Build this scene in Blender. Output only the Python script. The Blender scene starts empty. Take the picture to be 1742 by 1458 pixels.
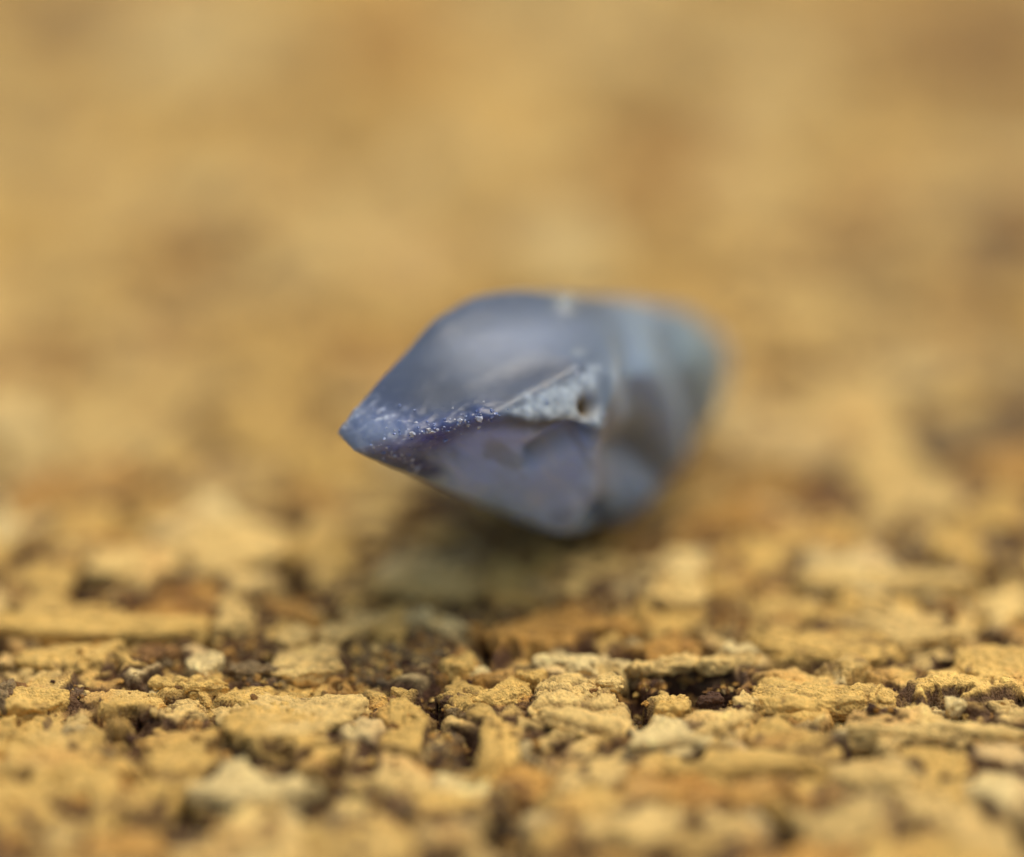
import bpy, bmesh, math, random
import numpy as np
from mathutils import Vector
# ------------------------------------------------------------------ camera, sky, sun
# 1 Blender unit = 1 mm (a macro photograph: the picture is about 20 mm wide)
S = bpy.context.scene
S.unit_settings.system = 'METRIC'; S.unit_settings.scale_length = 0.001
PITCH = math.radians(24.0)
DIST, WIDE, PW, PH = 120.0, 20.0, 1742.0, 1458.0
MMPX = WIDE / PW
FPX = DIST / MMPX
ROW0 = 1192.0                       # picture row where the plane of focus meets the cork
Fv = np.array([0, math.cos(PITCH), -math.sin(PITCH)]); Uv = np.array([0, math.sin(PITCH), math.cos(PITCH)])
Cv = -DIST * Fv + (ROW0 - PH / 2) * MMPX * Uv
cam = bpy.data.cameras.new('camera'); camo = bpy.data.objects.new('camera', cam); S.collection.objects.link(camo)
camo.location = Cv.tolist(); camo.rotation_euler = (math.pi / 2 - PITCH, 0, 0)
cam.sensor_width = 36; cam.lens = 36 * DIST / WIDE; cam.clip_start = 1; cam.clip_end = 3000
cam.dof.use_dof = True; cam.dof.focus_distance = DIST
BLUR = 0.098                        # entrance pupil diameter / distance
cam.dof.aperture_fstop = cam.lens * 1e-3 / (DIST * BLUR)
S.camera = camo
S.render.resolution_x = 1024; S.render.resolution_y = 857

SUN_EL, SUN_AZ = math.radians(71), math.radians(60)     # azimuth from +Y (away from camera) towards +X
w = bpy.data.worlds.new("World"); S.world = w; w.use_nodes = True
nt = w.node_tree; bg = nt.nodes['Background']
sky = nt.nodes.new('ShaderNodeTexSky'); sky.sky_type = 'NISHITA'; sky.sun_disc = False
sky.sun_elevation = SUN_EL; sky.sun_rotation = SUN_AZ; sky.dust_density = 4.0; sky.air_density = 1.0; sky.ozone_density = 0.8
nt.links.new(sky.outputs[0], bg.inputs[0]); bg.inputs[1].default_value = 0.145
sl = bpy.data.lights.new('sun', 'SUN'); so = bpy.data.objects.new('sun', sl); S.collection.objects.link(so)
sl.energy = 1.4; sl.angle = math.radians(50); sl.color = (1.0, 0.955, 0.82)
sd = Vector((math.sin(SUN_AZ) * math.cos(SUN_EL), math.cos(SUN_AZ) * math.cos(SUN_EL), math.sin(SUN_EL)))
so.rotation_euler = sd.to_track_quat('Z', 'Y').to_euler()
S.view_settings.view_transform = 'Standard'; S.view_settings.look = 'None'
S.view_settings.exposure = 0.25; S.view_settings.gamma = 1

# ------------------------------------------------------------------ helpers
rng = np.random.default_rng(7); random.seed(7)
def hsh(ix, iy, iz, s):
    h = (ix.astype(np.int64) * 374761393 + iy.astype(np.int64) * 668265263 + iz.astype(np.int64) * 2147483647 + s * 974634777) & 0xffffffff
    h = ((h ^ (h >> 13)) * 1274126177) & 0xffffffff
    h = ((h ^ (h >> 16)) * 2246822519) & 0xffffffff
    h = h ^ (h >> 15)
    return (h & 0xffffff) / float(0xffffff) * 2 - 1
def noise(x, y, z=None, s=0):
    x = np.asarray(x, float)
    ix = np.floor(x); iy = np.floor(y); fx = x - ix; fy = y - iy
    u = fx * fx * (3 - 2 * fx); v = fy * fy * (3 - 2 * fy)
    if z is None:
        o = np.zeros_like(ix)
        a = hsh(ix, iy, o, s); b = hsh(ix + 1, iy, o, s); c = hsh(ix, iy + 1, o, s); d = hsh(ix + 1, iy + 1, o, s)
        return a + (b - a) * u + (c - a) * v + (a - b - c + d) * u * v
    iz = np.floor(z); fz = z - iz; t = fz * fz * (3 - 2 * fz); r = 0
    for k in (0, 1):
        a = hsh(ix, iy, iz + k, s); b = hsh(ix + 1, iy, iz + k, s); c = hsh(ix, iy + 1, iz + k, s); d = hsh(ix + 1, iy + 1, iz + k, s)
        q = a + (b - a) * u + (c - a) * v + (a - b - c + d) * u * v
        r = r + q * (t if k else 1 - t)
    return r
def fbm(x, y, z=None, s=0, o=4, g=0.5):
    r = 0; a = 1; n = 0; f = 1.0
    for k in range(o):
        r = r + a * noise(x * f + 13.7 * k, y * f - 7.3 * k, None if z is None else z * f + 3.1 * k, s + k); n += a; a *= g; f *= 2.03
    return r / n
def sstep(e0, e1, x):
    t = np.clip((x - e0) / (e1 - e0), 0, 1); return t * t * (3 - 2 * t)
def at(px, py, e):                   # point seen at a picture position, e mm behind the plane of focus
    k = (DIST + e)
    return Cv + k * Fv + k * (px - PW / 2) / FPX * np.array([1.0, 0, 0]) - k * (py - PH / 2) / FPX * Uv
def ground(px, py, z=0.0):
    d = Fv + (px - PW / 2) / FPX * np.array([1.0, 0, 0]) - (py - PH / 2) / FPX * Uv
    return (Cv + d * ((z - Cv[2]) / d[2]))
def project(x, y, z):
    qx = x - Cv[0]; qy = y - Cv[1]; qz = z - Cv[2]
    k = qy * Fv[1] + qz * Fv[2]; v = qy * Uv[1] + qz * Uv[2]
    return PW / 2 + qx / k * FPX, PH / 2 - v / k * FPX
def mesh_np(name, V, Q, mat, parent=None, col=None, smooth=True, extra=None):
    me = bpy.data.meshes.new(name)
    n = len(V); m = len(Q); kk = Q.shape[1]
    me.vertices.add(n); me.vertices.foreach_set('co', np.ascontiguousarray(V, np.float32).ravel())
    me.loops.add(m * kk); me.loops.foreach_set('vertex_index', np.ascontiguousarray(Q, np.int32).ravel())
    me.polygons.add(m); me.polygons.foreach_set('loop_start', np.arange(0, m * kk, kk, dtype=np.int32))
    me.polygons.foreach_set('use_smooth', np.full(m, smooth))
    me.update(calc_edges=True)
    if col is not None:
        a = me.attributes.new('tone', 'FLOAT_COLOR', 'POINT')
        a.data.foreach_set('color', np.ascontiguousarray(np.c_[col, np.ones(n)], np.float32).ravel())
    for nm, arr in (extra or {}).items():
        a = me.attributes.new(nm, 'FLOAT', 'POINT'); a.data.foreach_set('value', np.ascontiguousarray(arr, np.float32))
    if mat: me.materials.append(mat)
    ob = bpy.data.objects.new(name, me); S.collection.objects.link(ob)
    if parent: ob.parent = parent
    return ob
class N:
    def __init__(s, name):
        s.m = bpy.data.materials.new(name); s.m.use_nodes = True; s.t = s.m.node_tree; s.b = s.t.nodes['Principled BSDF']
        s.out = s.t.nodes['Material Output']
    def n(s, t, **k):
        x = s.t.nodes.new(t)
        for a, b in k.items(): setattr(x, a, b)
        return x
    def l(s, a, b): s.t.links.new(a, b)

# ------------------------------------------------------------------ materials
def cork_material():
    m = N('cork')
    at_ = m.n('ShaderNodeAttribute', attribute_name='tone')
    tc = m.n('ShaderNodeTexCoord')
    n1 = m.n('ShaderNodeTexNoise'); n1.inputs['Scale'].default_value = 9; n1.inputs['Detail'].default_value = 7; n1.inputs['Roughness'].default_value = .75
    m.l(tc.outputs['Object'], n1.inputs['Vector'])
    v = m.n('ShaderNodeTexVoronoi'); v.inputs['Scale'].default_value = 17
    m.l(tc.outputs['Object'], v.inputs['Vector'])
    mr = m.n('ShaderNodeMapRange'); mr.inputs[1].default_value = .3; mr.inputs[2].default_value = .7; mr.inputs[3].default_value = .72; mr.inputs[4].default_value = 1.22
    m.l(n1.outputs['Fac'], mr.inputs[0])
    mx = m.n('ShaderNodeVectorMath', operation='SCALE'); m.l(at_.outputs['Color'], mx.inputs[0]); m.l(mr.outputs[0], mx.inputs['Scale'])
    m.l(mx.outputs[0], m.b.inputs['Base Color'])
    ad = m.n('ShaderNodeMath', operation='MULTIPLY_ADD'); m.l(v.outputs['Distance'], ad.inputs[0]); ad.inputs[1].default_value = -.8; m.l(n1.outputs['Fac'], ad.inputs[2])
    bp = m.n('ShaderNodeBump'); bp.inputs['Strength'].default_value = 1.0; bp.inputs['Distance'].default_value = .05
    m.l(ad.outputs[0], bp.inputs['Height']); m.l(bp.outputs[0], m.b.inputs['Normal'])
    m.b.inputs['Roughness'].default_value = .72; m.b.inputs['Specular IOR Level'].default_value = .3
    return m.m
CORK = cork_material()

def crystal_material():
    m = N('sapphire_rough')
    at_ = m.n('ShaderNodeAttribute', attribute_name='tone')
    fr = m.n('ShaderNodeAttribute', attribute_name='frost')
    tc = m.n('ShaderNodeTexCoord')
    n1 = m.n('ShaderNodeTexNoise'); n1.inputs['Scale'].default_value = 14; n1.inputs['Detail'].default_value = 6; n1.inputs['Roughness'].default_value = .7
    m.l(tc.outputs['Object'], n1.inputs['Vector'])
    n2 = m.n('ShaderNodeTexNoise'); n2.inputs['Scale'].default_value = 1.6; n2.inputs['Detail'].default_value = 3
    m.l(tc.outputs['Object'], n2.inputs['Vector'])
    mr = m.n('ShaderNodeMapRange'); mr.inputs[1].default_value = .3; mr.inputs[2].default_value = .7; mr.inputs[3].default_value = .93; mr.inputs[4].default_value = 1.07
    m.l(n2.outputs['Fac'], mr.inputs[0])
    mx = m.n('ShaderNodeVectorMath', operation='SCALE'); m.l(at_.outputs['Color'], mx.inputs[0]); m.l(mr.outputs[0], mx.inputs['Scale'])
    bp = m.n('ShaderNodeBump'); bp.inputs['Strength'].default_value = .25; bp.inputs['Distance'].default_value = .02
    m.l(n1.outputs['Fac'], bp.inputs['Height']); m.l(bp.outputs[0], m.b.inputs['Normal'])
    b = m.b
    m.l(mx.outputs[0], b.inputs['Base Color'])
    rr = m.n('ShaderNodeMapRange'); rr.inputs[3].default_value = .38; rr.inputs[4].default_value = .7; m.l(fr.outputs['Fac'], rr.inputs[0]); m.l(rr.outputs[0], b.inputs['Roughness'])
    tr = m.n('ShaderNodeMapRange'); tr.inputs[3].default_value = .45; tr.inputs[4].default_value = .05; m.l(fr.outputs['Fac'], tr.inputs[0]); mk = m.n('ShaderNodeAttribute', attribute_name='milk'); mt = m.n('ShaderNodeMath', operation='MULTIPLY_ADD'); mt.inputs[1].default_value = -.55; mt.inputs[2].default_value = 1
    m.l(mk.outputs['Fac'], mt.inputs[0]); mm = m.n('ShaderNodeMath', operation='MULTIPLY'); m.l(tr.outputs[0], mm.inputs[0]); m.l(mt.outputs[0], mm.inputs[1]); m.l(mm.outputs[0], b.inputs['Transmission Weight'])
    b.inputs['IOR'].default_value = 1.6
    b.inputs['Subsurface Weight'].default_value = 1; b.inputs['Subsurface Radius'].default_value = (1.0, 1.15, 1.6); b.inputs['Subsurface Scale'].default_value = 1.3
    return m.m
SAPH = crystal_material()
def simple(name, col, rough, trans=0.0):
    m = N(name); tc = m.n('ShaderNodeTexCoord'); n1 = m.n('ShaderNodeTexNoise'); n1.inputs['Scale'].default_value = 6; n1.inputs['Detail'].default_value = 6
    m.l(tc.outputs['Object'], n1.inputs['Vector'])
    r = m.n('ShaderNodeValToRGB'); m.l(n1.outputs['Fac'], r.inputs[0])
    r.color_ramp.elements[0].position = .3; r.color_ramp.elements[1].position = .7
    r.color_ramp.elements[0].color = (*[c * .7 for c in col], 1); r.color_ramp.elements[1].color = (*[min(1, c * 1.2) for c in col], 1)
    m.l(r.outputs[0], m.b.inputs['Base Color']); m.b.inputs['Roughness'].default_value = rough; m.b.inputs['Transmission Weight'].default_value = trans
    return m.m

# ------------------------------------------------------------------ cork board: granules
# palette of cork (linear): pale, mid, orange, brown, grey, dark bark
PAL = {'P': (.89, .65, .25), 'L': (.85, .56, .17), 'M': (.77, .475, .115), 'O': (.58, .30, .058), 'B': (.29, .14, .034), 'G': (.27, .175, .065), 'D': (.09, .038, .012)}
# (px, py, width, height, tilt deg, tone, height mm, stripes)
MAN = [(370,915,210,130,20,'P',.15,0),(225,955,160,80,12,'L',.1,0),(60,975,120,80,0,'M',0,0),(12,900,70,130,0,'P',.1,0),(158,985,50,90,50,'D',-.5,0),
(560,950,140,110,0,'M',0,0),(720,970,190,85,5,'P',.1,0),(862,985,110,80,0,'M',0,0),(1010,960,120,80,0,'L',.05,0),(492,975,34,80,0,'B',-.4,0),
(1150,1010,110,60,0,'L',.1,0),(1300,950,210,80,0,'M',0,0),(1500,985,280,60,7,'P',.15,0),(1690,880,120,130,0,'M',0,0),(1660,975,56,56,0,'B',-.4,0),(1700,1030,110,80,0,'L',0,0),
(1370,1035,200,70,0,'M',0,0),(1560,1070,150,70,10,'L',.1,0),(1250,1030,70,90,20,'B',-.2,0),(860,900,200,50,5,'G',-.2,0),(740,870,100,60,0,'G',-.2,0),(1040,895,160,46,10,'O',-.1,0),(1230,880,200,60,0,'O',0,0),
(1400,840,120,60,0,'B',-.2,0),(1660,820,60,90,0,'B',-.2,0),(640,880,90,70,0,'L',0,0),(290,870,130,60,20,'M',0,0),(120,890,140,60,-10,'M',0,0),
(165,1068,380,42,3,'M',.42,1),(290,1040,130,44,5,'O',-.1,0),(60,1025,120,40,8,'M',.05,0),(402,1055,80,56,0,'L',.1,0),(490,1082,74,62,0,'M',.1,0),(538,1078,28,66,20,'D',-.7,0),(600,1062,110,44,-32,'L',.3,0),
(662,1060,52,70,0,'M',.2,0),(712,1048,52,44,0,'P',.1,0),(768,1066,66,40,10,'L',.1,0),(835,1085,24,50,0,'D',-.4,0),(955,1062,250,70,-12,'O',.15,1),(1130,1098,150,54,0,'O',0,0),(1215,1085,50,44,0,'L',.1,0),
(1395,1108,260,86,12,'M',.05,1),(1530,1150,130,50,0,'M',.05,0),(1700,1140,240,130,0,'M',.15,0),(1340,1065,120,50,0,'M',.05,0),(860,1040,180,26,-4,'G',-.2,0),
(110,1118,190,70,0,'M',.05,0),(18,1112,44,40,0,'D',-.4,0),(205,1092,44,24,20,'D',-.8,0),(270,1115,100,40,0,'G',-.05,0),(345,1122,58,42,15,'P',.25,0),(430,1140,80,34,10,'G',-.05,0),(522,1130,116,42,0,'L',.1,0),
(675,1115,150,84,0,'G',.0,0),(700,1172,120,30,0,'D',-.3,0),(775,1122,66,56,10,'O',.1,0),(960,1124,112,38,3,'P',.3,0),(905,1152,54,34,0,'M',.1,0),(1020,1100,60,30,0,'B',-.3,0),(1105,1118,86,36,0,'D',-.45,0),
(1085,1185,44,90,0,'D',-.75,0),(1180,1165,110,50,0,'D',-.55,0),(1130,1160,60,30,0,'B',-.1,0),(1142,1204,60,42,0,'M',.05,0),(1240,1126,130,32,-8,'L',.2,0),(1265,1160,60,30,-40,'O',.1,0),(1375,1185,180,66,4,'M',.12,0),(1265,1205,60,40,30,'M',.1,0),
(980,1205,170,110,-14,'L',.22,2),(862,1185,70,80,-50,'O',.08,1),(820,1200,50,110,-50,'M',.12,0),(1480,1182,80,50,0,'M',.15,0),(1465,1162,40,24,0,'D',-.4,0),(1622,1196,34,24,0,'P',.35,0),(1590,1243,340,50,3,'L',.3,1),(1605,1272,120,18,3,'D',-1.,0),(1708,1215,90,50,0,'L',.2,0),
(60,1190,120,60,0,'M',.1,0),(8,1185,30,60,0,'D',-.3,0),(220,1190,150,50,0,'M',.05,0),(190,1222,110,24,8,'B',-.3,0),(335,1165,120,40,0,'M',.1,0),(500,1225,230,130,0,'M',.25,0),(592,1195,20,50,0,'D',-.6,0),(690,1230,120,90,10,'M',.12,0),(640,1190,60,40,0,'M',0,0),(570,1160,60,40,0,'O',0,0),
(345,1238,90,22,-14,'D',-.5,0),(395,1280,90,20,12,'G',-.3,0),(425,1292,34,22,0,'D',-.6,0),(806,1268,44,60,10,'D',-1.,0),(745,1255,50,90,0,'G',-.1,0),(855,1265,56,110,0,'M',.15,0),(1140,1255,130,44,0,'P',.3,0),(1235,1235,110,44,-30,'L',.2,0),(1335,1262,130,50,10,'M',.1,0),
(1260,1305,310,50,-6,'M',.15,1),(1440,1230,50,40,0,'B',-.2,0),(1450,1270,60,40,10,'B',-.4,0),(100,1325,360,180,0,'M',.15,0),(290,1290,140,100,0,'M',.05,0),(432,1345,200,60,0,'P',.2,0),(535,1350,44,90,0,'B',-.5,0),(328,1370,56,66,10,'B',-.6,0),(690,1320,160,60,8,'L',.0,0),(630,1300,70,50,0,'B',-.2,0),
(840,1370,70,50,0,'G',0,0),(1000,1318,150,56,4,'L',.1,0),(912,1290,34,70,0,'P',.15,0),(1130,1340,160,50,-8,'O',.1,0),(1310,1352,260,40,-3,'O',.1,1),(1490,1325,150,60,6,'L',.1,0),(1610,1330,130,80,0,'M',.0,0),(1705,1345,120,110,0,'P',.2,0),(1330,1402,50,60,10,'B',-.6,0),(1540,1436,60,50,0,'D',-.6,0),
(845,1420,70,60,0,'B',-.6,0),(650,1415,150,80,0,'M',0,0),(450,1420,160,70,8,'L',.1,0),(190,1435,230,60,0,'O',.05,0),(1090,1415,180,70,0,'L',.1,0),(1230,1400,140,44,-4,'L',.1,0),(1430,1395,160,50,4,'L',.05,0),(1650,1435,150,60,0,'L',.1,0),(990,1372,130,50,0,'M',.05,0),(560,1440,100,50,0,'M',.1,0),(750,1370,120,50,0,'M',.05,0)]
# colour drift of the far cork: (px, py, radius px, tone, amount)
BLOT = [(1090,320,110,'B',.75),(480,240,100,'B',.5),(740,420,80,'B',.75),(360,500,110,'B',.7),(1540,510,120,'B',.75),(1700,60,220,'B',.95),(1130,200,60,'B',.5),(90,380,80,'G',.5),(120,60,120,'G',.45),
(1000,40,150,'L',.5),(560,420,110,'P',.6),(850,220,120,'L',.5),(1580,350,140,'P',.5),(1300,220,100,'L',.6),(1300,430,120,'L',.6),(230,620,90,'P',.5),(80,560,120,'L',.4),(1720,560,70,'B',.7),(350,650,100,'B',.5),(1430,420,60,'B',.5),
(1300,640,90,'O',.6),(1250,800,140,'O',.5),(1400,840,90,'B',.6),(1200,890,110,'O',.6),(1690,640,60,'P',.5),(450,650,120,'M',.3),(250,800,80,'L',.4),(420,840,80,'B',.5),(20,720,70,'P',.9),(1560,760,120,'L',.4),(100,230,100,'P',.4),(740,60,90,'O',.4)]
XR, Y0, Y1 = 13.2, -9.6, 50.0
seeds = []                      # cx, cy, m00,m01,m10,m11, rgb, h, stripes, dark
def add_seed(cx, cy, M, tone, h, st, key):
    seeds.append((cx, cy, M, np.array(tone), h, st, key))
def jac(cx, cy):
    e = 1e-3; p0 = np.array(project(cx, cy, 0)); px = np.array(project(cx + e, cy, 0)); py = np.array(project(cx, cy + e, 0))
    return np.array([(px - p0) / e, (py - p0) / e]).T
for (px, py, ww, hh, an, tn, h, st) in MAN:
    if tn == 'B' and h <= -.4: tn = 'D'; h -= .35; ww *= 1.1; hh *= 1.1
    g = ground(px, py); J = jac(g[0], g[1]); a = math.radians(an)
    Rm = np.array([[math.cos(a), math.sin(a)], [-math.sin(a), math.cos(a)]])
    M = np.diag([2 / ww, 2 / hh]) @ Rm @ J
    t = np.array(PAL[tn]) * (1 + .10 * rng.standard_normal()) ; add_seed(g[0], g[1], M, t, float(np.clip(h, -.5, .08)), st, tn)
manxy = np.array([(s[0], s[1]) for s in seeds])
pts = []
def tone_for(x, y):
    k = rng.choice(list('PLMMMLOBG'), p=[.1,.2,.2,.15,.1,.08,.1,.05,.02])
    t = np.array(PAL[k]); px, py = project(x, y, 0)
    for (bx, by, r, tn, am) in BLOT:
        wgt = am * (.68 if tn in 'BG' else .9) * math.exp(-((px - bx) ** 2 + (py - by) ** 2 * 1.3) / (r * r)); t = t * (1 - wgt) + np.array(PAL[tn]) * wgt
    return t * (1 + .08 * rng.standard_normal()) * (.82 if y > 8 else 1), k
tries = 0
ylim_m = ground(871, 850)[1]
while tries < 26000:
    tries += 1
    x = rng.uniform(-30, 34); y = rng.uniform(-20, 62)
    r = rng.uniform(.75, 1.5)
    px, py = project(x, y, 0)
    if 0 < px < PW and 845 < py < PH: r = .55; near = .95
    else: near = 1.2
    q = manxy if len(manxy) else None
    if np.min((q[:, 0] - x) ** 2 + (q[:, 1] - y) ** 2) < (near if (0 < px < PW and 845 < py < PH) else 1.1) ** 2: continue
    if pts:
        P = np.array(pts)
        if np.any((P[:, 0] - x) ** 2 + (P[:, 1] - y) ** 2 < ((P[:, 2] + r) * .85) ** 2): continue
    pts.append((x, y, r))
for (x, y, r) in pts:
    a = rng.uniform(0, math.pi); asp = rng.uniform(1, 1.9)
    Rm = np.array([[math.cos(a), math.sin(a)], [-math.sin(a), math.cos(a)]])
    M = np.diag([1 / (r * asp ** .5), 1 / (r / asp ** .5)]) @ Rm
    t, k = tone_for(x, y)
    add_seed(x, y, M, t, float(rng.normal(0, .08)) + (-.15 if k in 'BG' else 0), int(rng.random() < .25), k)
for _ in range(330):             # slivers wedged between the larger granules
    px, py = rng.uniform(-40, PW + 40), rng.uniform(880, PH + 20); g = ground(px, py); a = rng.normal(0, .6); rr = rng.uniform(.16, .38); asp = rng.uniform(1, 3)
    Rm = np.array([[math.cos(a), math.sin(a)], [-math.sin(a), math.cos(a)]]); k = rng.choice(list('PPLLMMOBD'))
    add_seed(g[0], g[1], np.diag([1 / (rr * asp ** .5), 1 / (rr / asp ** .5)]) @ Rm, np.array(PAL[k]) * (1 + .1 * rng.standard_normal()), float(rng.normal(0, .1)) - (.3 if k == 'D' else 0), 0, k)
NS = len(seeds)
CX = np.array([s[0] for s in seeds]); CY = np.array([s[1] for s in seeds]); MM = np.array([s[2] for s in seeds]); TONE = np.array([s[3] for s in seeds])
HH = np.array([s[4] for s in seeds]); ST = np.array([s[5] for s in seeds]); DK = np.array([s[6] in 'D' for s in seeds], float); GR = np.array([s[6] in 'GB' for s in seeds], float)
TX = rng.normal(0, .09, NS).clip(-.2, .2); TY = rng.normal(0, .12, NS).clip(-.2, .25); OPEN = rng.uniform(.25, 1, NS); SIZE = 1 / np.sqrt(np.abs(np.linalg.det(MM)))
SA = rng.uniform(-.5, .5, NS); ROU = rng.uniform(.5, 1.5, NS)

def surface(X, Y, fine=True):
    """height, tone and granule id of the cork at points X, Y"""
    n = len(X)
    wx = X + .34 * fbm(X * .9, Y * .9, s=11, o=3) + .17 * noise(X * 2.7, Y * 2.7, s=15) + .03 * noise(X * 8, Y * 8, s=17)
    wy = Y + .42 * fbm(X * .9, Y * .9, s=21, o=3) + .20 * noise(X * 2.7, Y * 2.7, s=25) + .03 * noise(X * 8, Y * 8, s=27)
    F1 = np.full(n, 1e9); F2 = np.full(n, 1e9); I1 = np.zeros(n, np.int32)
    for i in range(NS):
        R = SIZE[i] * 3.2 + 3.0
        m = np.nonzero((np.abs(wx - CX[i]) < R) & (np.abs(wy - CY[i]) < R))[0] if n > 60000 else None
        if m is None: m = np.nonzero((np.abs(wx - CX[i]) < R) & (np.abs(wy - CY[i]) < R))[0]
        if len(m) == 0: continue
        dx = wx[m] - CX[i]; dy = wy[m] - CY[i]
        d = np.hypot(MM[i, 0, 0] * dx + MM[i, 0, 1] * dy, MM[i, 1, 0] * dx + MM[i, 1, 1] * dy)
        f1 = F1[m]; b = d < f1
        F2[m] = np.where(b, f1, np.minimum(F2[m], d)); F1[m] = np.where(b, d, f1); I1[m] = np.where(b, i, I1[m])
    I = I1; g = (F2 - F1) * SIZE[I] * .5              # ~ mm to the joint
    gap = np.clip(.10 + .95 * fbm(X * .8, Y * .8, s=31, o=3), .02, .8) * OPEN[I]
    dx = X - CX[I]; dy = Y - CY[I]
    h = HH[I] + np.clip(TX[I] * dx + TY[I] * dy, -.22, .22)
    h = h + .05 * sstep(0, .6, g) 
    h -= (.10 + .80 * gap) * np.exp(-(g / (.035 + .10 * gap)) ** 1.4)
    h -= DK[I] * .15 * sstep(0, .3, g)
    rough = ROU[I] + 1.3 * DK[I] + .8 * GR[I]
    h += .11 * fbm(X * 1.4, Y * 1.6, s=41, o=3) * (1 + DK[I])
    cr = np.abs(fbm(X * 1.3 + I * 3.7, Y * 1.9, s=51, o=3)); crack = np.exp(-(cr / .028) ** 2) * sstep(-.15, .1, noise(X * .8, Y * .8, s=53))
    h -= .13 * crack
    # growth lines
    sx = np.where(ST[I] == 2, .15, SA[I]); ph = (dy * 1.0 + sx * dx) * np.where(ST[I] == 2, 1.55, 2.4) + .55 * fbm(X * 1.1, Y * 1.1, s=61, o=2)
    line = np.exp(-((ph - np.round(ph)) / np.where(ST[I] == 2, .085, .07)) ** 2) * (ST[I] > 0) * sstep(-.5, .2, noise(X * 1.2, Y * 2, s=67) + (ST[I] == 2))
    h -= line * np.where(ST[I] == 2, .13, .06)
    h += .035 * rough * fbm(X * 4.6, Y * 4.6, h * 4.6, s=71, o=2)
    if fine:
        h += .034 * rough * (np.abs(noise(X * 11, Y * 11, h * 9, s=81)) * 1.6 - .5) + .018 * rough * noise(X * 22, Y * 22, h * 16, s=83)
    Zh = h * 1.2
    t = TONE[I] * (1 + .16 * fbm(X * 2.2, Y * 2.2, Zh * 2, s=91, o=3) + .20 * noise(X * 10, Y * 10, Zh * 10, s=95))[:, None]
    pale = sstep(.15, .7, fbm(X * .8, Y * .8, s=97, o=2))[:, None] * .25
    t = t * (1 - pale) + np.array([.74, .52, .19]) * pale * (1 - .85 * DK[I])[:, None]
    warm = sstep(.1, .6, fbm(X * 1.1, Y * 1.1, Zh, s=98, o=2))[:, None] * .5 * (1 - DK[I])[:, None]
    t = t * (1 - warm) + t * np.array([.86, .68, .58]) * warm
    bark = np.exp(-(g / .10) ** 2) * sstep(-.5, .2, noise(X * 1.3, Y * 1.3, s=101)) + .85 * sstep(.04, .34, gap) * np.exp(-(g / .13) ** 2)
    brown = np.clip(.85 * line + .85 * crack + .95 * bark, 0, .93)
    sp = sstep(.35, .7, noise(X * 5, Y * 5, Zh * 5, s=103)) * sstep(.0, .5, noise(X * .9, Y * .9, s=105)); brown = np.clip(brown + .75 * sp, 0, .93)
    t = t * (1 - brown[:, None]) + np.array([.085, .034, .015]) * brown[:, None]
    gry = GR[I] * sstep(-.1, .5, noise(X * 5, Y * 5, Zh * 5, s=107)) * .6
    t = t * (1 - gry[:, None]) + np.array([.10, .075, .045]) * gry[:, None]
    return h, np.clip(t, .01, .95), I

def steps(a, b, fn):
    v = [a]
    while v[-1] < b: v.append(v[-1] + fn(v[-1]))
    return np.array(v)
board = bpy.data.objects.new('cork_board', None); S.collection.objects.link(board)
board['kind'] = 'structure'; board['label'] = 'golden brown cork board of pressed granules under the blue crystal'
xs = steps(-XR, XR, lambda v: .036)
ys = steps(Y0, Y1, lambda v: .036 if -3.6 < v < 4.5 else (.08 if v < 12 else .16))
GX, GY = np.meshgrid(xs, ys)
nx, ny = len(xs), len(ys)
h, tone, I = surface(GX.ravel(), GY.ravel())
def blur(a):
    a = a.reshape(ny, nx).copy()
    for _ in range(2):
        a[1:-1] = .25 * a[:-2] + .5 * a[1:-1] + .25 * a[2:]; a[:, 1:-1] = .25 * a[:, :-2] + .5 * a[:, 1:-1] + .25 * a[:, 2:]
    return a.ravel()
hs_ = blur(h); wgt_ = sstep(.03, .09, np.abs(h - hs_)); h = h * (1 - wgt_) + hs_ * wgt_
brd_ = sstep(0, .5, np.minimum(np.minimum(GX - xs[0], xs[-1] - GX), np.minimum(GY - ys[0], ys[-1] - GY)).ravel())
def lean(k): return brd_ * .075 * noise(GX.ravel() * 4, GY.ravel() * 4, h * 4, s=k) + brd_ * .045 * noise(GX.ravel() * 9, GY.ravel() * 9, h * 9, s=k + 1)
fx = GX.ravel() + lean(201); fy = GY.ravel() + lean(211)
# ragged rims lean out over the joints
V = np.c_[fx, fy, h]
idx = np.arange(nx * ny).reshape(ny, nx)
Q = np.stack([idx[:-1, :-1], idx[:-1, 1:], idx[1:, 1:], idx[1:, :-1]], -1).reshape(-1, 4)
cell = I[Q[:, 0]]
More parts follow.
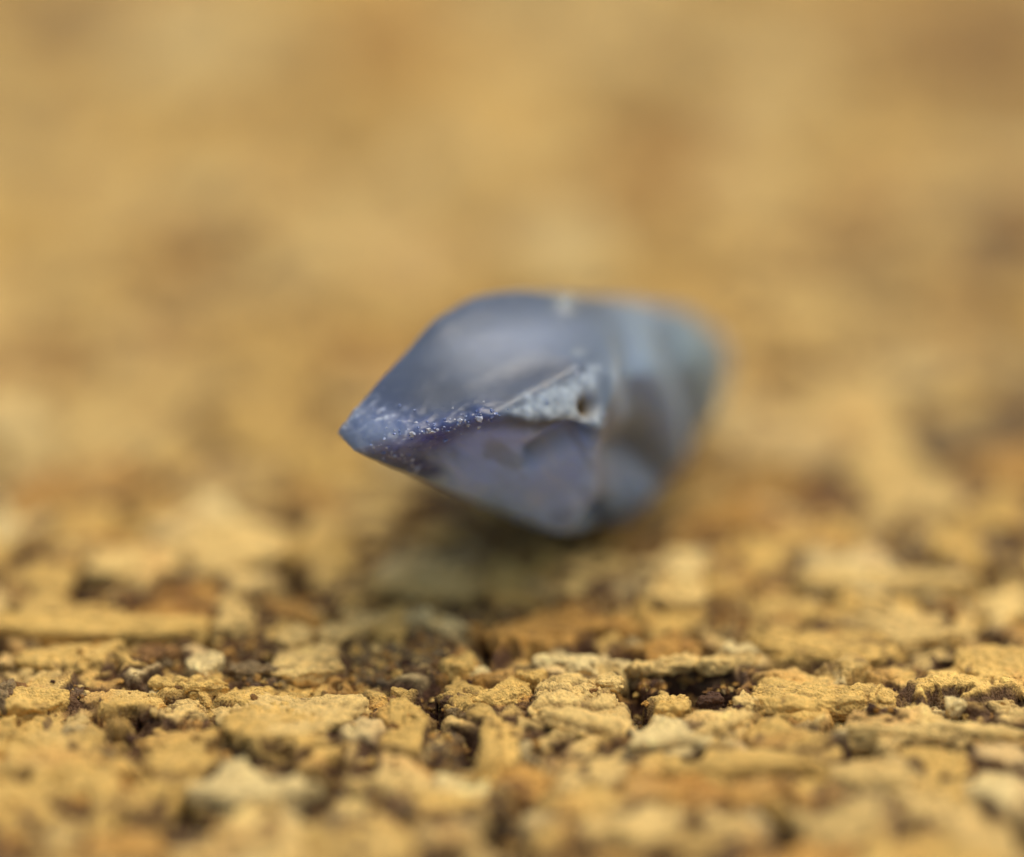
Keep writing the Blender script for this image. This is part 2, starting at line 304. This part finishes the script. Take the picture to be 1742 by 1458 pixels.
# size of each granule in the picture
qx, qy = project(V[:, 0], V[:, 1], V[:, 2])
Qc = Q
ar = .5 * np.abs((qx[Qc[:, 2]] - qx[Qc[:, 0]]) * (qy[Qc[:, 3]] - qy[Qc[:, 1]]) - (qx[Qc[:, 3]] - qx[Qc[:, 1]]) * (qy[Qc[:, 2]] - qy[Qc[:, 0]]))
inf = (qx[Q[:, 0]] > 0) & (qx[Q[:, 0]] < PW) & (qy[Q[:, 0]] > 0) & (qy[Q[:, 0]] < PH)
area = np.bincount(cell, weights=ar * inf, minlength=NS)
order = np.argsort(-area)
single = set(order[:300][area[order[:300]] > 0].tolist())
def patch(name, faces, kind=None):
    vid, inv = np.unique(faces, return_inverse=True); inv = inv.reshape(faces.shape)
    v = V[vid]; c = tone[vid]
    E = np.concatenate([inv[:, [k, (k + 1) % 4]] for k in range(4)])
    key = np.sort(E, 1); kk = key[:, 0].astype(np.int64) * len(vid) + key[:, 1]
    u, ind, cnt = np.unique(kk, return_index=True, return_counts=True)
    be = E[ind[cnt == 1]]; bv, binv = np.unique(be, return_inverse=True); binv = binv.reshape(be.shape)
    low = v[bv].copy(); ctr = v.mean(0); low[:, :2] += (ctr[:2] - low[:, :2]) * .06; low[:, 2] = -1.9
    side = np.c_[be[:, 1], be[:, 0], binv[:, 0] + len(v), binv[:, 1] + len(v)]
    vv = np.r_[v, low]; cc = np.r_[c, c[bv]]; qq = np.r_[inv, side]
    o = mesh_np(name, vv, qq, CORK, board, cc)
    if kind: o['kind'] = kind
    return o
so_ = np.argsort(cell, kind='stable'); cs = cell[so_]; bounds = np.searchsorted(cs, np.arange(NS + 1))
rest = []
for i in range(NS):
    f = Q[so_[bounds[i]:bounds[i + 1]]]
    if len(f) == 0: continue
    if i in single: patch('cork_granule', f)
    else: rest.append(f)
# the far and outer cork, too small or too far out to pick apart
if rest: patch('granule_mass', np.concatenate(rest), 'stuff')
def coarse(x0, x1, y0, y1, st):
    global V, tone
    a = np.linspace(x0, x1, int((x1 - x0) / st) + 1); b = np.linspace(y0, y1, int((y1 - y0) / st) + 1)
    A, B = np.meshgrid(a, b); hh_, tt, _ = surface(A.ravel(), B.ravel(), False)
    V = np.c_[A.ravel(), B.ravel(), hh_]; tone = tt
    ii = np.arange(len(a) * len(b)).reshape(len(b), len(a))
    patch('outer_granules', np.stack([ii[:-1, :-1], ii[:-1, 1:], ii[1:, 1:], ii[1:, :-1]], -1).reshape(-1, 4), 'stuff')
coarse(-30, -XR, -20, 62, .14); coarse(xs[-1], 34, -20, 62, .14); coarse(-XR, xs[-1], -20, Y0, .14); coarse(-XR, xs[-1], ys[-1], 62, .14)
# the body of the board
bm = bmesh.new(); bmesh.ops.create_cube(bm, size=1)
for v_ in bm.verts: v_.co = (v_.co.x * 64 + 2, v_.co.y * 82 + 21, v_.co.z * 3 - 3.0)
bmesh.ops.bevel(bm, geom=bm.edges[:], offset=.3, segments=2, affect='EDGES')
me = bpy.data.meshes.new('board_core'); bm.to_mesh(me); bm.free(); me.materials.append(simple('cork_core', (.12, .06, .025), .9))
o = bpy.data.objects.new('board_core', me); S.collection.objects.link(o); o.parent = board

# chips that lie proud of the pressed surface: (px, py, width px, height px, tilt deg, thickness mm, lean deg, tone, lines, lift)
CH = [(165,1066,400,44,3,.6,4,'M',0,.30),(600,1064,120,40,-30,.4,-14,'L',1,.25),(345,1126,58,40,18,.4,0,'P',0,.2),(522,1134,118,36,2,.4,4,'L',0,.12),(960,1126,108,34,2,.55,-8,'P',0,.3),
(1235,1124,110,22,-6,.35,0,'L',0,.3),(1130,1132,110,20,-12,.3,6,'L',0,.22),(1265,1108,60,24,8,.4,0,'P',0,.25),(985,1205,160,92,-10,.7,4,'L',2,.2),(1375,1184,176,58,4,.6,-4,'M',0,.12),(1592,1240,330,42,2,.65,-6,'L',1,.2),
(1622,1196,30,22,0,.35,0,'P',0,.5),(1142,1200,56,36,0,.5,0,'M',0,.1),(1140,1254,128,36,-2,.5,-6,'P',0,.25),(1236,1232,120,24,-38,.4,0,'L',0,.3),(865,1176,60,60,40,.5,0,'M',0,.15),(712,1050,48,32,0,.5,0,'P',0,.25),(768,1066,64,32,12,.5,0,'P',0,.2),
(660,1064,50,58,0,.5,0,'M',0,.15),(404,1056,70,46,10,.6,0,'L',0,.2),(494,1084,66,46,-8,.6,0,'L',0,.2),(270,1112,70,28,-6,.4,0,'B',0,.1),(110,1122,170,50,4,.5,-4,'M',0,.12),(500,1215,220,96,-4,.6,-3,'L',0,.12),
(900,1150,50,26,10,.4,0,'M',0,.2),(1040,1160,46,26,20,.3,0,'L',0,.25),(1205,1190,36,24,-30,.3,0,'D',0,.15),(1270,1195,44,26,35,.35,0,'L',0,.2),(1480,1180,84,42,6,.5,0,'M',0,.2),(60,1190,110,44,4,.5,0,'M',0,.2),(8,1180,30,50,0,.5,0,'G',0,.3),
(430,1140,76,24,6,.35,0,'G',0,.12),(780,1128,58,36,-20,.45,0,'M',0,.2),(320,1166,120,30,2,.4,0,'M',0,.1),(1260,1302,260,34,-5,.5,0,'M',1,.2),(430,1344,190,46,0,.6,0,'P',0,.25),(1490,1322,140,44,6,.5,0,'L',0,.2),(840,1262,50,90,5,.5,0,'M',0,.2),
(370,925,180,90,18,.7,0,'L',0,.2),(225,958,150,50,10,.5,0,'L',0,.25),(720,980,180,60,4,.6,0,'L',0,.2),(1500,985,280,40,6,.6,0,'L',0,.25),(1150,1012,100,44,0,.6,0,'L',0,.25),(955,1066,230,46,-10,.5,-6,'O',1,.15),(1395,1100,230,56,10,.5,-5,'M',1,.1),(1560,1075,140,46,8,.5,0,'L',0,.2),(1700,1128,150,70,0,.6,0,'M',0,.2)]
def cube_sphere(m):
    a = np.tan(np.linspace(-1, 1, m) * math.pi / 4); A, B = np.meshgrid(a, a); o1 = np.ones_like(A); vs = []; fs = []
    for k, (p, q, r_) in enumerate([(A, B, o1), (B, A, -o1), (o1, A, B), (-o1, B, A), (B, o1, A), (A, -o1, B)]):
        vs.append(np.stack([p, q, r_], -1).reshape(-1, 3)); ii = np.arange(m * m).reshape(m, m) + k * m * m
        fs.append(np.stack([ii[:-1, :-1], ii[:-1, 1:], ii[1:, 1:], ii[1:, :-1]], -1).reshape(-1, 4))
    v = np.concatenate(vs); f = np.concatenate(fs); u, ix, inv = np.unique(np.round(v, 6), axis=0, return_index=True, return_inverse=True)
    v = v[ix]; return v / np.linalg.norm(v, axis=1, keepdims=True), inv.ravel()[f]
CS, CF = cube_sphere(30)
for ci, (px, py, ww, hh_, an, th, ln, tn, st, lift) in enumerate(CH):
    lift *= .42; th *= .8; ww *= 1.06; hh_ *= 1.12
    g0 = ground(px, py, lift + .05); k = (np.linalg.norm(g0 - Cv) / DIST) * MMPX; sa = math.sin(PITCH + math.atan((py - PH / 2) / FPX))
    a_ = ww / 2 * k; b_ = max(.12, (hh_ / 2 * k - th * .25) / sa)
    p = CS; ex = np.array([3.0, 3.0, 7.0]); nrm = (np.abs(p) ** ex).sum(1) ** (-1 / 3.6)
    q = p * nrm[:, None]; o_ = ci * 17.3
    q = q * (1 + .45 * fbm(p[:, 0] * 1.6 + o_, p[:, 1] * 1.6, p[:, 2] * .4, s=501, o=4))[:, None]
    v = q * np.array([a_, b_, th / 2])
    X_, Y_, Z_ = v.T
    nn = q / np.array([a_, b_, th / 2]); nn /= np.linalg.norm(nn, axis=1, keepdims=True)
    ph = (Y_ + .25 * X_) * (1.6 if st == 2 else 2.4) + .5 * fbm(X_ * 1.1 + o_, Y_ * 1.1, Z_, s=503, o=2)
    line = np.exp(-((ph - np.round(ph)) / (.13 if st == 2 else .08)) ** 2) * (st > 0) * sstep(-.5, .1, noise(X_ * 1.3 + o_, Y_ * 2, s=505) + (st == 2))
    pit = sstep(.25, .6, noise(X_ * 6 + o_, Y_ * 6, Z_ * 6, s=507))
    ck = np.exp(-(fbm(X_ * 1.5 + o_, Y_ * 1.5, Z_ * 1.5, s=509, o=3) / .03) ** 2) * (noise(X_ + o_, Y_, s=510) > 0)
    d_ = .07 * fbm(X_ * 2.5 + o_, Y_ * 2.5, Z_ * 2.5, s=511, o=3) + .045 * noise(X_ * 9 + o_, Y_ * 9, Z_ * 9, s=513) + .024 * noise(X_ * 19 + o_, Y_ * 19, Z_ * 19, s=514) - (.2 if st == 2 else .07) * line - .04 * pit - .06 * ck
    v = v + nn * d_[:, None]
    v[:, 1] += a_ * .22 * (v[:, 0] / a_) ** 2 * (1 if ww > 200 else .4) * (-1 if ci % 3 == 1 else 1) * min(1, b_ / a_ * 2)
    v[:, 1] *= 1 - .35 * (v[:, 0] / a_) * (1 if ci % 2 else -1) ** (ci > 0) if ci else 1
    v[:, 2] += .5 * (.10 * fbm(X_ * .7 + o_, Y_ * .7, s=515, o=2))
    a1 = math.radians(-an / max(sa, .3) * .45) if abs(an) > 12 else math.radians(-an)
    l1 = math.radians(ln); c1, s1 = math.cos(l1), math.sin(l1)
    v = np.c_[v[:, 0], v[:, 1] * c1 - v[:, 2] * s1, v[:, 1] * s1 + v[:, 2] * c1]
    c1, s1 = math.cos(a1), math.sin(a1); v = np.c_[v[:, 0] * c1 - v[:, 1] * s1, v[:, 0] * s1 + v[:, 1] * c1, v[:, 2]]
    t = np.array(PAL[tn]) * (1 + .14 * fbm(X_ * 2 + o_, Y_ * 2, Z_ * 2, s=517, o=3) + .2 * noise(X_ * 10 + o_, Y_ * 10, Z_ * 10, s=519))[:, None]
    br = np.clip(.8 * line + .35 * pit + .6 * ck + .75 * sstep(.15, .6, noise(X_ * 2.2 + o_, Y_ * 2.2, Z_ * 2.2, s=521)) * sstep(.3, -.5, q[:, 2]), 0, .9)[:, None]
    t = t * (1 - br) + np.array([.12, .055, .02]) * br
    v = v + np.array([g0[0], g0[1] + .0, lift - th / 2 + .12])
    mesh_np('cork_granule', v, CF, CORK, board, np.clip(t, .01, .95))
# loose crumbs: small ragged grains lying in the joints and on the dark patches
ico = bmesh.new(); bmesh.ops.create_icosphere(ico, subdivisions=2, radius=1); IV = np.array([v_.co[:] for v_ in ico.verts]); IF = np.array([[v_.index for v_ in f.verts] for f in ico.faces]); ico.free()
def crumbs(name, P, R, C, mat, parent, jag=.35, smooth=True):
    n = len(P); k = rng.uniform(.55, 1.25, (n, 1, 3)); v = IV[None] * k
    off = rng.uniform(0, 50, (n, 1, 1)); q = IV[None] * 1.7 + off
    dsp = 1 + jag * noise(q[..., 0].ravel(), q[..., 1].ravel(), q[..., 2].ravel(), s=301).reshape(n, -1, 1) + .35 * jag * noise(q[..., 0].ravel() * 2.3, q[..., 1].ravel() * 2.3, q[..., 2].ravel() * 2.3, s=303).reshape(n, -1, 1)
    v = v * dsp; a = rng.uniform(0, 2 * math.pi, n); c, s_ = np.cos(a)[:, None], np.sin(a)[:, None]
    x = v[..., 0] * c - v[..., 1] * s_; y = v[..., 0] * s_ + v[..., 1] * c
    v = np.stack([x, y, v[..., 2] * .8], -1) * R[:, None, None] + P[:, None, :]
    F = (IF[None] + np.arange(n)[:, None, None] * len(IV)).reshape(-1, 3)
    o = mesh_np(name, v.reshape(-1, 3), F, mat, parent, np.repeat(C, len(IV), 0), smooth); o['kind'] = 'stuff'; return o
nC = 90000
cx = rng.uniform(-XR + .5, XR - .5, nC); cy = rng.uniform(-7, 9, nC)
hc, tc_, Ic = surface(cx, cy, False)
g_low = (hc - HH[Ic]) < -.12
keep = (g_low & (rng.random(nC) < .28)) | ((DK[Ic] + GR[Ic] > 0) & (rng.random(nC) < .40)) | (rng.random(nC) < .006)
cx, cy, hc, Ic = cx[keep], cy[keep], hc[keep], Ic[keep]; n = len(cx)
R = np.exp(rng.normal(math.log(.04), .5, n)).clip(.018, .15)
pc = np.array([PAL[k] for k in 'LMOOBBDG'])[rng.integers(0, 8, n)] * rng.uniform(.7, 1.1, (n, 1))
dkm = (DK[Ic] > 0)[:, None]; pc = np.where(dkm & (rng.random((n, 1)) < .7), pc * .35, pc)
crumbs('cork_crumbs', np.c_[cx, cy, hc + R * .15], R, pc, CORK, board, .9, False)
print('granules', len(single), 'seeds', NS, 'crumbs', n, 'grid', nx, ny)

# ------------------------------------------------------------------ the crystal
cr = bpy.data.objects.new('sapphire_crystal', None); S.collection.objects.link(cr)
base = ground(1040, 880); cr.location = (float(base[0]), float(base[1]), 0.0)
cr['label'] = 'rough blue-grey sapphire crystal with a frosted facet lying on the cork'; cr['category'] = 'crystal'
O = np.array([base[0], base[1], 0.0])
CP = [(572,737,.9),(600,768,.5),(606,700,.9),(650,640,1.4),(735,540,2.3),(800,502,3.0),(885,490,3.6),(965,505,4.2),(1060,503,6.8),(1175,524,9.2),(1236,575,10.0),(1248,628,9.8),(1222,695,8.8),
      (1165,775,7.6),(1120,835,7.4),(1062,884,7.6),(958,908,3.7),(830,838,2.6),(700,797,1.1),
      (690,740,-.05),(830,706,.0),(985,622,1.3),(1016,722,1.2),(1020,560,3.2),(1060,640,2.2),(1050,780,3.0),
      (700,802,2.2),(800,842,3.7),(900,893,4.6),
      (960,868,9.5),(1072,846,10.2),(760,600,7.5),(850,560,9.5),(1000,560,11.5),(1150,580,12.5),(1200,640,12.0),(1100,760,11.),(950,800,9.5),(800,760,7.0)]
hb = bmesh.new()
for (a, b, e) in CP: hb.verts.new((at(a, b, e) - O).tolist())
r = bmesh.ops.convex_hull(hb, input=hb.verts[:])
bmesh.ops.delete(hb, geom=[v_ for v_ in hb.verts if not v_.link_faces], context='VERTS')
me = bpy.data.meshes.new('tmp'); hb.to_mesh(me); hb.free()
tmp = bpy.data.objects.new('tmp', me); S.collection.objects.link(tmp)
md = tmp.modifiers.new('r', 'REMESH'); md.mode = 'VOXEL'; md.voxel_size = .05
dg = bpy.context.evaluated_depsgraph_get(); ev = tmp.evaluated_get(dg); m2 = bpy.data.meshes.new_from_object(ev)
nv = len(m2.vertices); cv = np.empty(nv * 3, np.float32); m2.vertices.foreach_get('co', cv); cv = cv.reshape(-1, 3).astype(float)
ed = np.empty(len(m2.edges) * 2, np.int32); m2.edges.foreach_get('vertices', ed); ed = ed.reshape(-1, 2)
cf = np.array([p.vertices[:] for p in m2.polygons], np.int32)
bpy.data.objects.remove(tmp)
deg = np.bincount(ed.ravel(), minlength=nv)[:, None]
def lap(v, it, w_=None):
    for _ in range(it):
        s_ = np.stack([np.bincount(ed[:, 0], weights=v[ed[:, 1], k], minlength=nv) + np.bincount(ed[:, 1], weights=v[ed[:, 0], k], minlength=nv) for k in range(3)], 1) / deg
        v = v + (s_ - v) * (.5 if w_ is None else .5 * w_)
    return v
def to_pic(v):
    return project(v[:, 0] + O[0], v[:, 1] + O[1], v[:, 2] + O[2])
PX, PY = to_pic(cv)
wsm = sstep(1020, 1100, PX)[:, None] * .9 + .06 + .5 * (sstep(640, 560, PY) * sstep(650, 760, PX))[:, None]
up_ = sstep(8, 40, np.interp(PX, [560, 690, 830, 985, 1040], [690, 715, 690, 600, 590]) - PY) * sstep(640, 700, PX)
wsm = np.maximum(wsm, .8 * up_[:, None])
cv = lap(cv, 2); cv = lap(cv, 26, np.clip(wsm, 0, 1)); cv = lap(cv, 70, up_[:, None])
def normals(v):
    a = v[cf[:, 0]]; nn = np.cross(v[cf[:, 2]] - a, v[cf[:, 3]] - v[cf[:, 1]])
    out = np.stack([sum(np.bincount(cf[:, j], weights=nn[:, k], minlength=nv) for j in range(4)) for k in range(3)], 1)
    return out / (np.linalg.norm(out, axis=1, keepdims=True) + 1e-9)
nm = normals(cv); fc = sstep(-.1, .2, -(nm @ Fv))[:, None]      # side of the stone that faces forward
X3, Y3, Z3 = cv.T
def blob(x, y, rx, ry, a=0):
    a = math.radians(a); dx = PX - x; dy = PY - y
    u = (dx * math.cos(a) + dy * math.sin(a)) / rx; v = (-dx * math.sin(a) + dy * math.cos(a)) / ry
    return np.exp(-(u * u + v * v))
def seg(x0, y0, x1, y1, wd):
    L = math.hypot(x1 - x0, y1 - y0); t = np.clip(((PX - x0) * (x1 - x0) + (PY - y0) * (y1 - y0)) / L ** 2, 0, 1)
    return np.exp(-(((PX - x0 - t * (x1 - x0)) ** 2 + (PY - y0 - t * (y1 - y0)) ** 2) / wd ** 2))
d = .035 * fbm(X3 * .8, Y3 * .8, Z3 * .8, s=401, o=3)
right = sstep(1030, 1090, PX)
und = np.cos((PX - 1110 - .30 * (PY - 620) + 8 * noise(PX / 60, PY / 60, s=411)) / 84 * 2 * math.pi)
d += right * .13 * und * sstep(900, 820, PY) * sstep(510, 600, PY) * sstep(1260, 1180, PX)
d -= .6 * blob(1084, 770, 40, 42)                       # dark hollow
d -= 1.3 * seg(1022, 880, 1010, 920, 18)                 # notch between the two feet
d -= .5 * blob(1001, 689, 15, 17)                       # the pit
d += .06 * blob(1001, 689, 30, 30)
d -= .05 * blob(880, 640, 60, 22, -12)                   # shallow dish above the frosted facet
d -= .32 * seg(975, 735, 905, 775, 20)                   # chip below it
d += .06 * seg(880, 790, 910, 740, 10)
d += .10 * seg(1015, 730, 1000, 860, 14)
d += .14 * blob(962, 522, 16, 14)
band = np.clip(seg(600, 715, 700, 740, 34) + seg(700, 740, 830, 705, 22) + .8 * seg(640, 765, 720, 795, 18), 0, 1)
frost = (sstep(0, 1, (PX - 815) / 60) * sstep(1035, 1000, PX) * sstep(-14, 22, PY - (708 - (PX - 830) * .52 + 14 * fbm(PX / 16, PY / 16, s=421, o=3))) * sstep(-10, 14, (704 + (PX - 830) * .09 + 9 * noise(PX / 12, PY / 12, s=423)) - PY))
rid = fbm(X3 * 7, Y3 * 7, Z3 * 7, s=431, o=3)
d += band * (.085 * rid + .06 * np.abs(noise(X3 * 14, Y3 * 14, Z3 * 14, s=433)))
d += frost * (.015 + .02 * noise(X3 * 9, Y3 * 9, Z3 * 9, s=441) + .018 * noise(X3 * 18, Y3 * 18, Z3 * 18, s=443))
d += (1 - band) * .004 * fbm(X3 * 6, Y3 * 6, Z3 * 6, s=451, o=2)
cv2 = cv + nm * d[:, None] * fc + nm * (.05 * fbm(X3, Y3, Z3, s=461, o=3))[:, None] * (1 - fc)
cv2 = lap(cv2, 1)
# stone colour plus painted sheen and shade: zoned blue, clear grey, green-grey, frosted crust
def mixc(t, c, a): a = np.clip(a, 0, 1)[:, None]; return t * (1 - a) + np.array(c) * a
t = np.tile(np.array([.085, .11, .145]), (nv, 1)) * (1 + .45 * fbm(X3 * 1.1, Y3 * 1.6, Z3 * 1.1, s=485, o=3))[:, None]
t = mixc(t, (.07, .095, .16), sstep(760, 640, PX) * .6)
lowf = sstep(0, 1, (PY - np.interp(PX, [560, 690, 830, 1000, 1300], [740, 742, 712, 725, 760])) / 30)
t = mixc(t, (.34, .50, .80), lowf * sstep(1040, 1000, PX) * sstep(680, 800, PX))  # milky lower face; extra blue painted in against orange cork bounce
t = mixc(t, (.36, .41, .48), blob(880, 578, 125, 42, -6) * .9)  # soft sheen of the upper facet, painted into the colour
t = mixc(t, (.20, .25, .29), sstep(980, 1060, PX) * .85)
t = mixc(t, (.155, .20, .165), sstep(1080, 1190, PX) * .85)
t = mixc(t, (.27, .46, .78), sstep(1010, 1060, PX) * sstep(770, 850, PY) * .8)  # blue painted in to cancel brown light bounced off the cork
strk = fbm(PX / 60 + PY / 110, PY / 26 - PX / 34, s=481, o=3)
t = mixc(t, (.17, .24, .42), lowf * sstep(.05, .5, strk) * sstep(1040, 1000, PX) * .7)
t = mixc(t, (.50, .60, .78), lowf * sstep(-.05, -.5, strk) * sstep(1040, 1000, PX) * .5)
t = mixc(t, (.19, .31, .50), blob(1115, 715, 70, 75) * .8)  # blue-grey painted in, offsets brown cork bounce on the right side
t = mixc(t, (.34, .40, .52), blob(850, 745, 110, 24, 6) * .6)
t = mixc(t, (.05, .08, .24), band * (.65 + .6 * rid) * sstep(620, 680, PX))
t = mixc(t, (.05, .05, .22), blob(735, 748, 45, 22) * .8 + seg(660, 775, 740, 800, 14) * .6)
wsp = sstep(.0, .7, fbm(X3 * 6 + Z3 * 5, Y3 * 7, Z3 * 11 - X3 * 6, s=471, o=3))
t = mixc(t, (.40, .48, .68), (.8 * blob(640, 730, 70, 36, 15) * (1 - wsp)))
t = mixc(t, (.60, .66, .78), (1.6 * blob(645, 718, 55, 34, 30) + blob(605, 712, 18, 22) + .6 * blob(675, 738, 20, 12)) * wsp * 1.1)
t = mixc(t, (.43, .49, .51), frost * (.75 + .35 * noise(X3 * 8, Y3 * 8, Z3 * 8, s=475)))
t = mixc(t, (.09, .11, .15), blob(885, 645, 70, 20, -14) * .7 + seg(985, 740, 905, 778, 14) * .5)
t = mixc(t, (.20, .13, .04), blob(1000, 689, 14, 16) * 1.4)
t = mixc(t, (.42, .43, .38), blob(962, 522, 18, 14) * 1.0)
t = mixc(t, (.42, .45, .42), blob(985, 598, 12, 8) * .7 + .5 * blob(1050, 640, 12, 60))
t = mixc(t, (.05, .05, .06), seg(1022, 880, 1012, 910, 10) * .6)  # shade in the gap between the feet, painted dark
t = mixc(t, (.07, .09, .14), blob(1084, 770, 38, 36) * .7)  # hollow darkened, its shade painted into the colour
t = mixc(t, (.13, .18, .22), right * (.5 - .5 * und) * sstep(900, 760, PY) * .6)  # ridge shading painted in: troughs darker
t = mixc(t, (.24, .30, .29), right * sstep(.2, 1, und) * sstep(860, 700, PY) * .4)  # ridge shading painted in: crests lighter
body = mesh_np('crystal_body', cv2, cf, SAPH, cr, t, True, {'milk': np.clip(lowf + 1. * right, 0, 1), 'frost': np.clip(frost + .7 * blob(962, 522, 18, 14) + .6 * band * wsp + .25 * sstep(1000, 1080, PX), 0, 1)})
# grains crusted along the ridge and the little nub on the crown
vis = np.nonzero((fc[:, 0] > .9))[0]
wt = (seg(700, 742, 840, 703, 9) + seg(640, 765, 720, 795, 9) * .6 + .06 * band + .03 * frost)[vis]
wt /= wt.sum(); pick = rng.choice(vis, 190, replace=False, p=wt)
gr_m = N('mineral_grain'); ga = gr_m.n('ShaderNodeAttribute', attribute_name='tone'); gr_m.l(ga.outputs['Color'], gr_m.b.inputs['Base Color'])
gr_m.b.inputs['Roughness'].default_value = .25; gr_m.b.inputs['Transmission Weight'].default_value = .2; gr_m.b.inputs['IOR'].default_value = 1.7
Rg = np.exp(rng.normal(math.log(.024), .45, len(pick))).clip(.012, .085)
cg = np.array([(.62, .66, .74), (.38, .45, .62), (.16, .22, .42), (.5, .5, .5)])[rng.integers(0, 4, len(pick))]
crumbs('ridge_grains', cv2[pick] + nm[pick] * Rg[:, None] * -.15, Rg, cg, gr_m.m, cr, .5, False)
k = int(np.argmin((PX - 962) ** 2 + (PY - 518) ** 2 + 1e5 * (fc[:, 0] < .8)))
P = cv2[k] + rng.normal(0, .09, (7, 3)) * np.array([1, 1, .5]); o = crumbs('crown_nub', P, rng.uniform(.08, .17, 7), np.tile([.40, .41, .35], (7, 1)), gr_m.m, cr, .5, True)
del o['kind']; o['label'] = 'small whitish nub on the crown of the stone'
zmin = cv2[:, 2].min(); print('crystal z range', zmin, cv2[:, 2].max(), 'verts', nv)
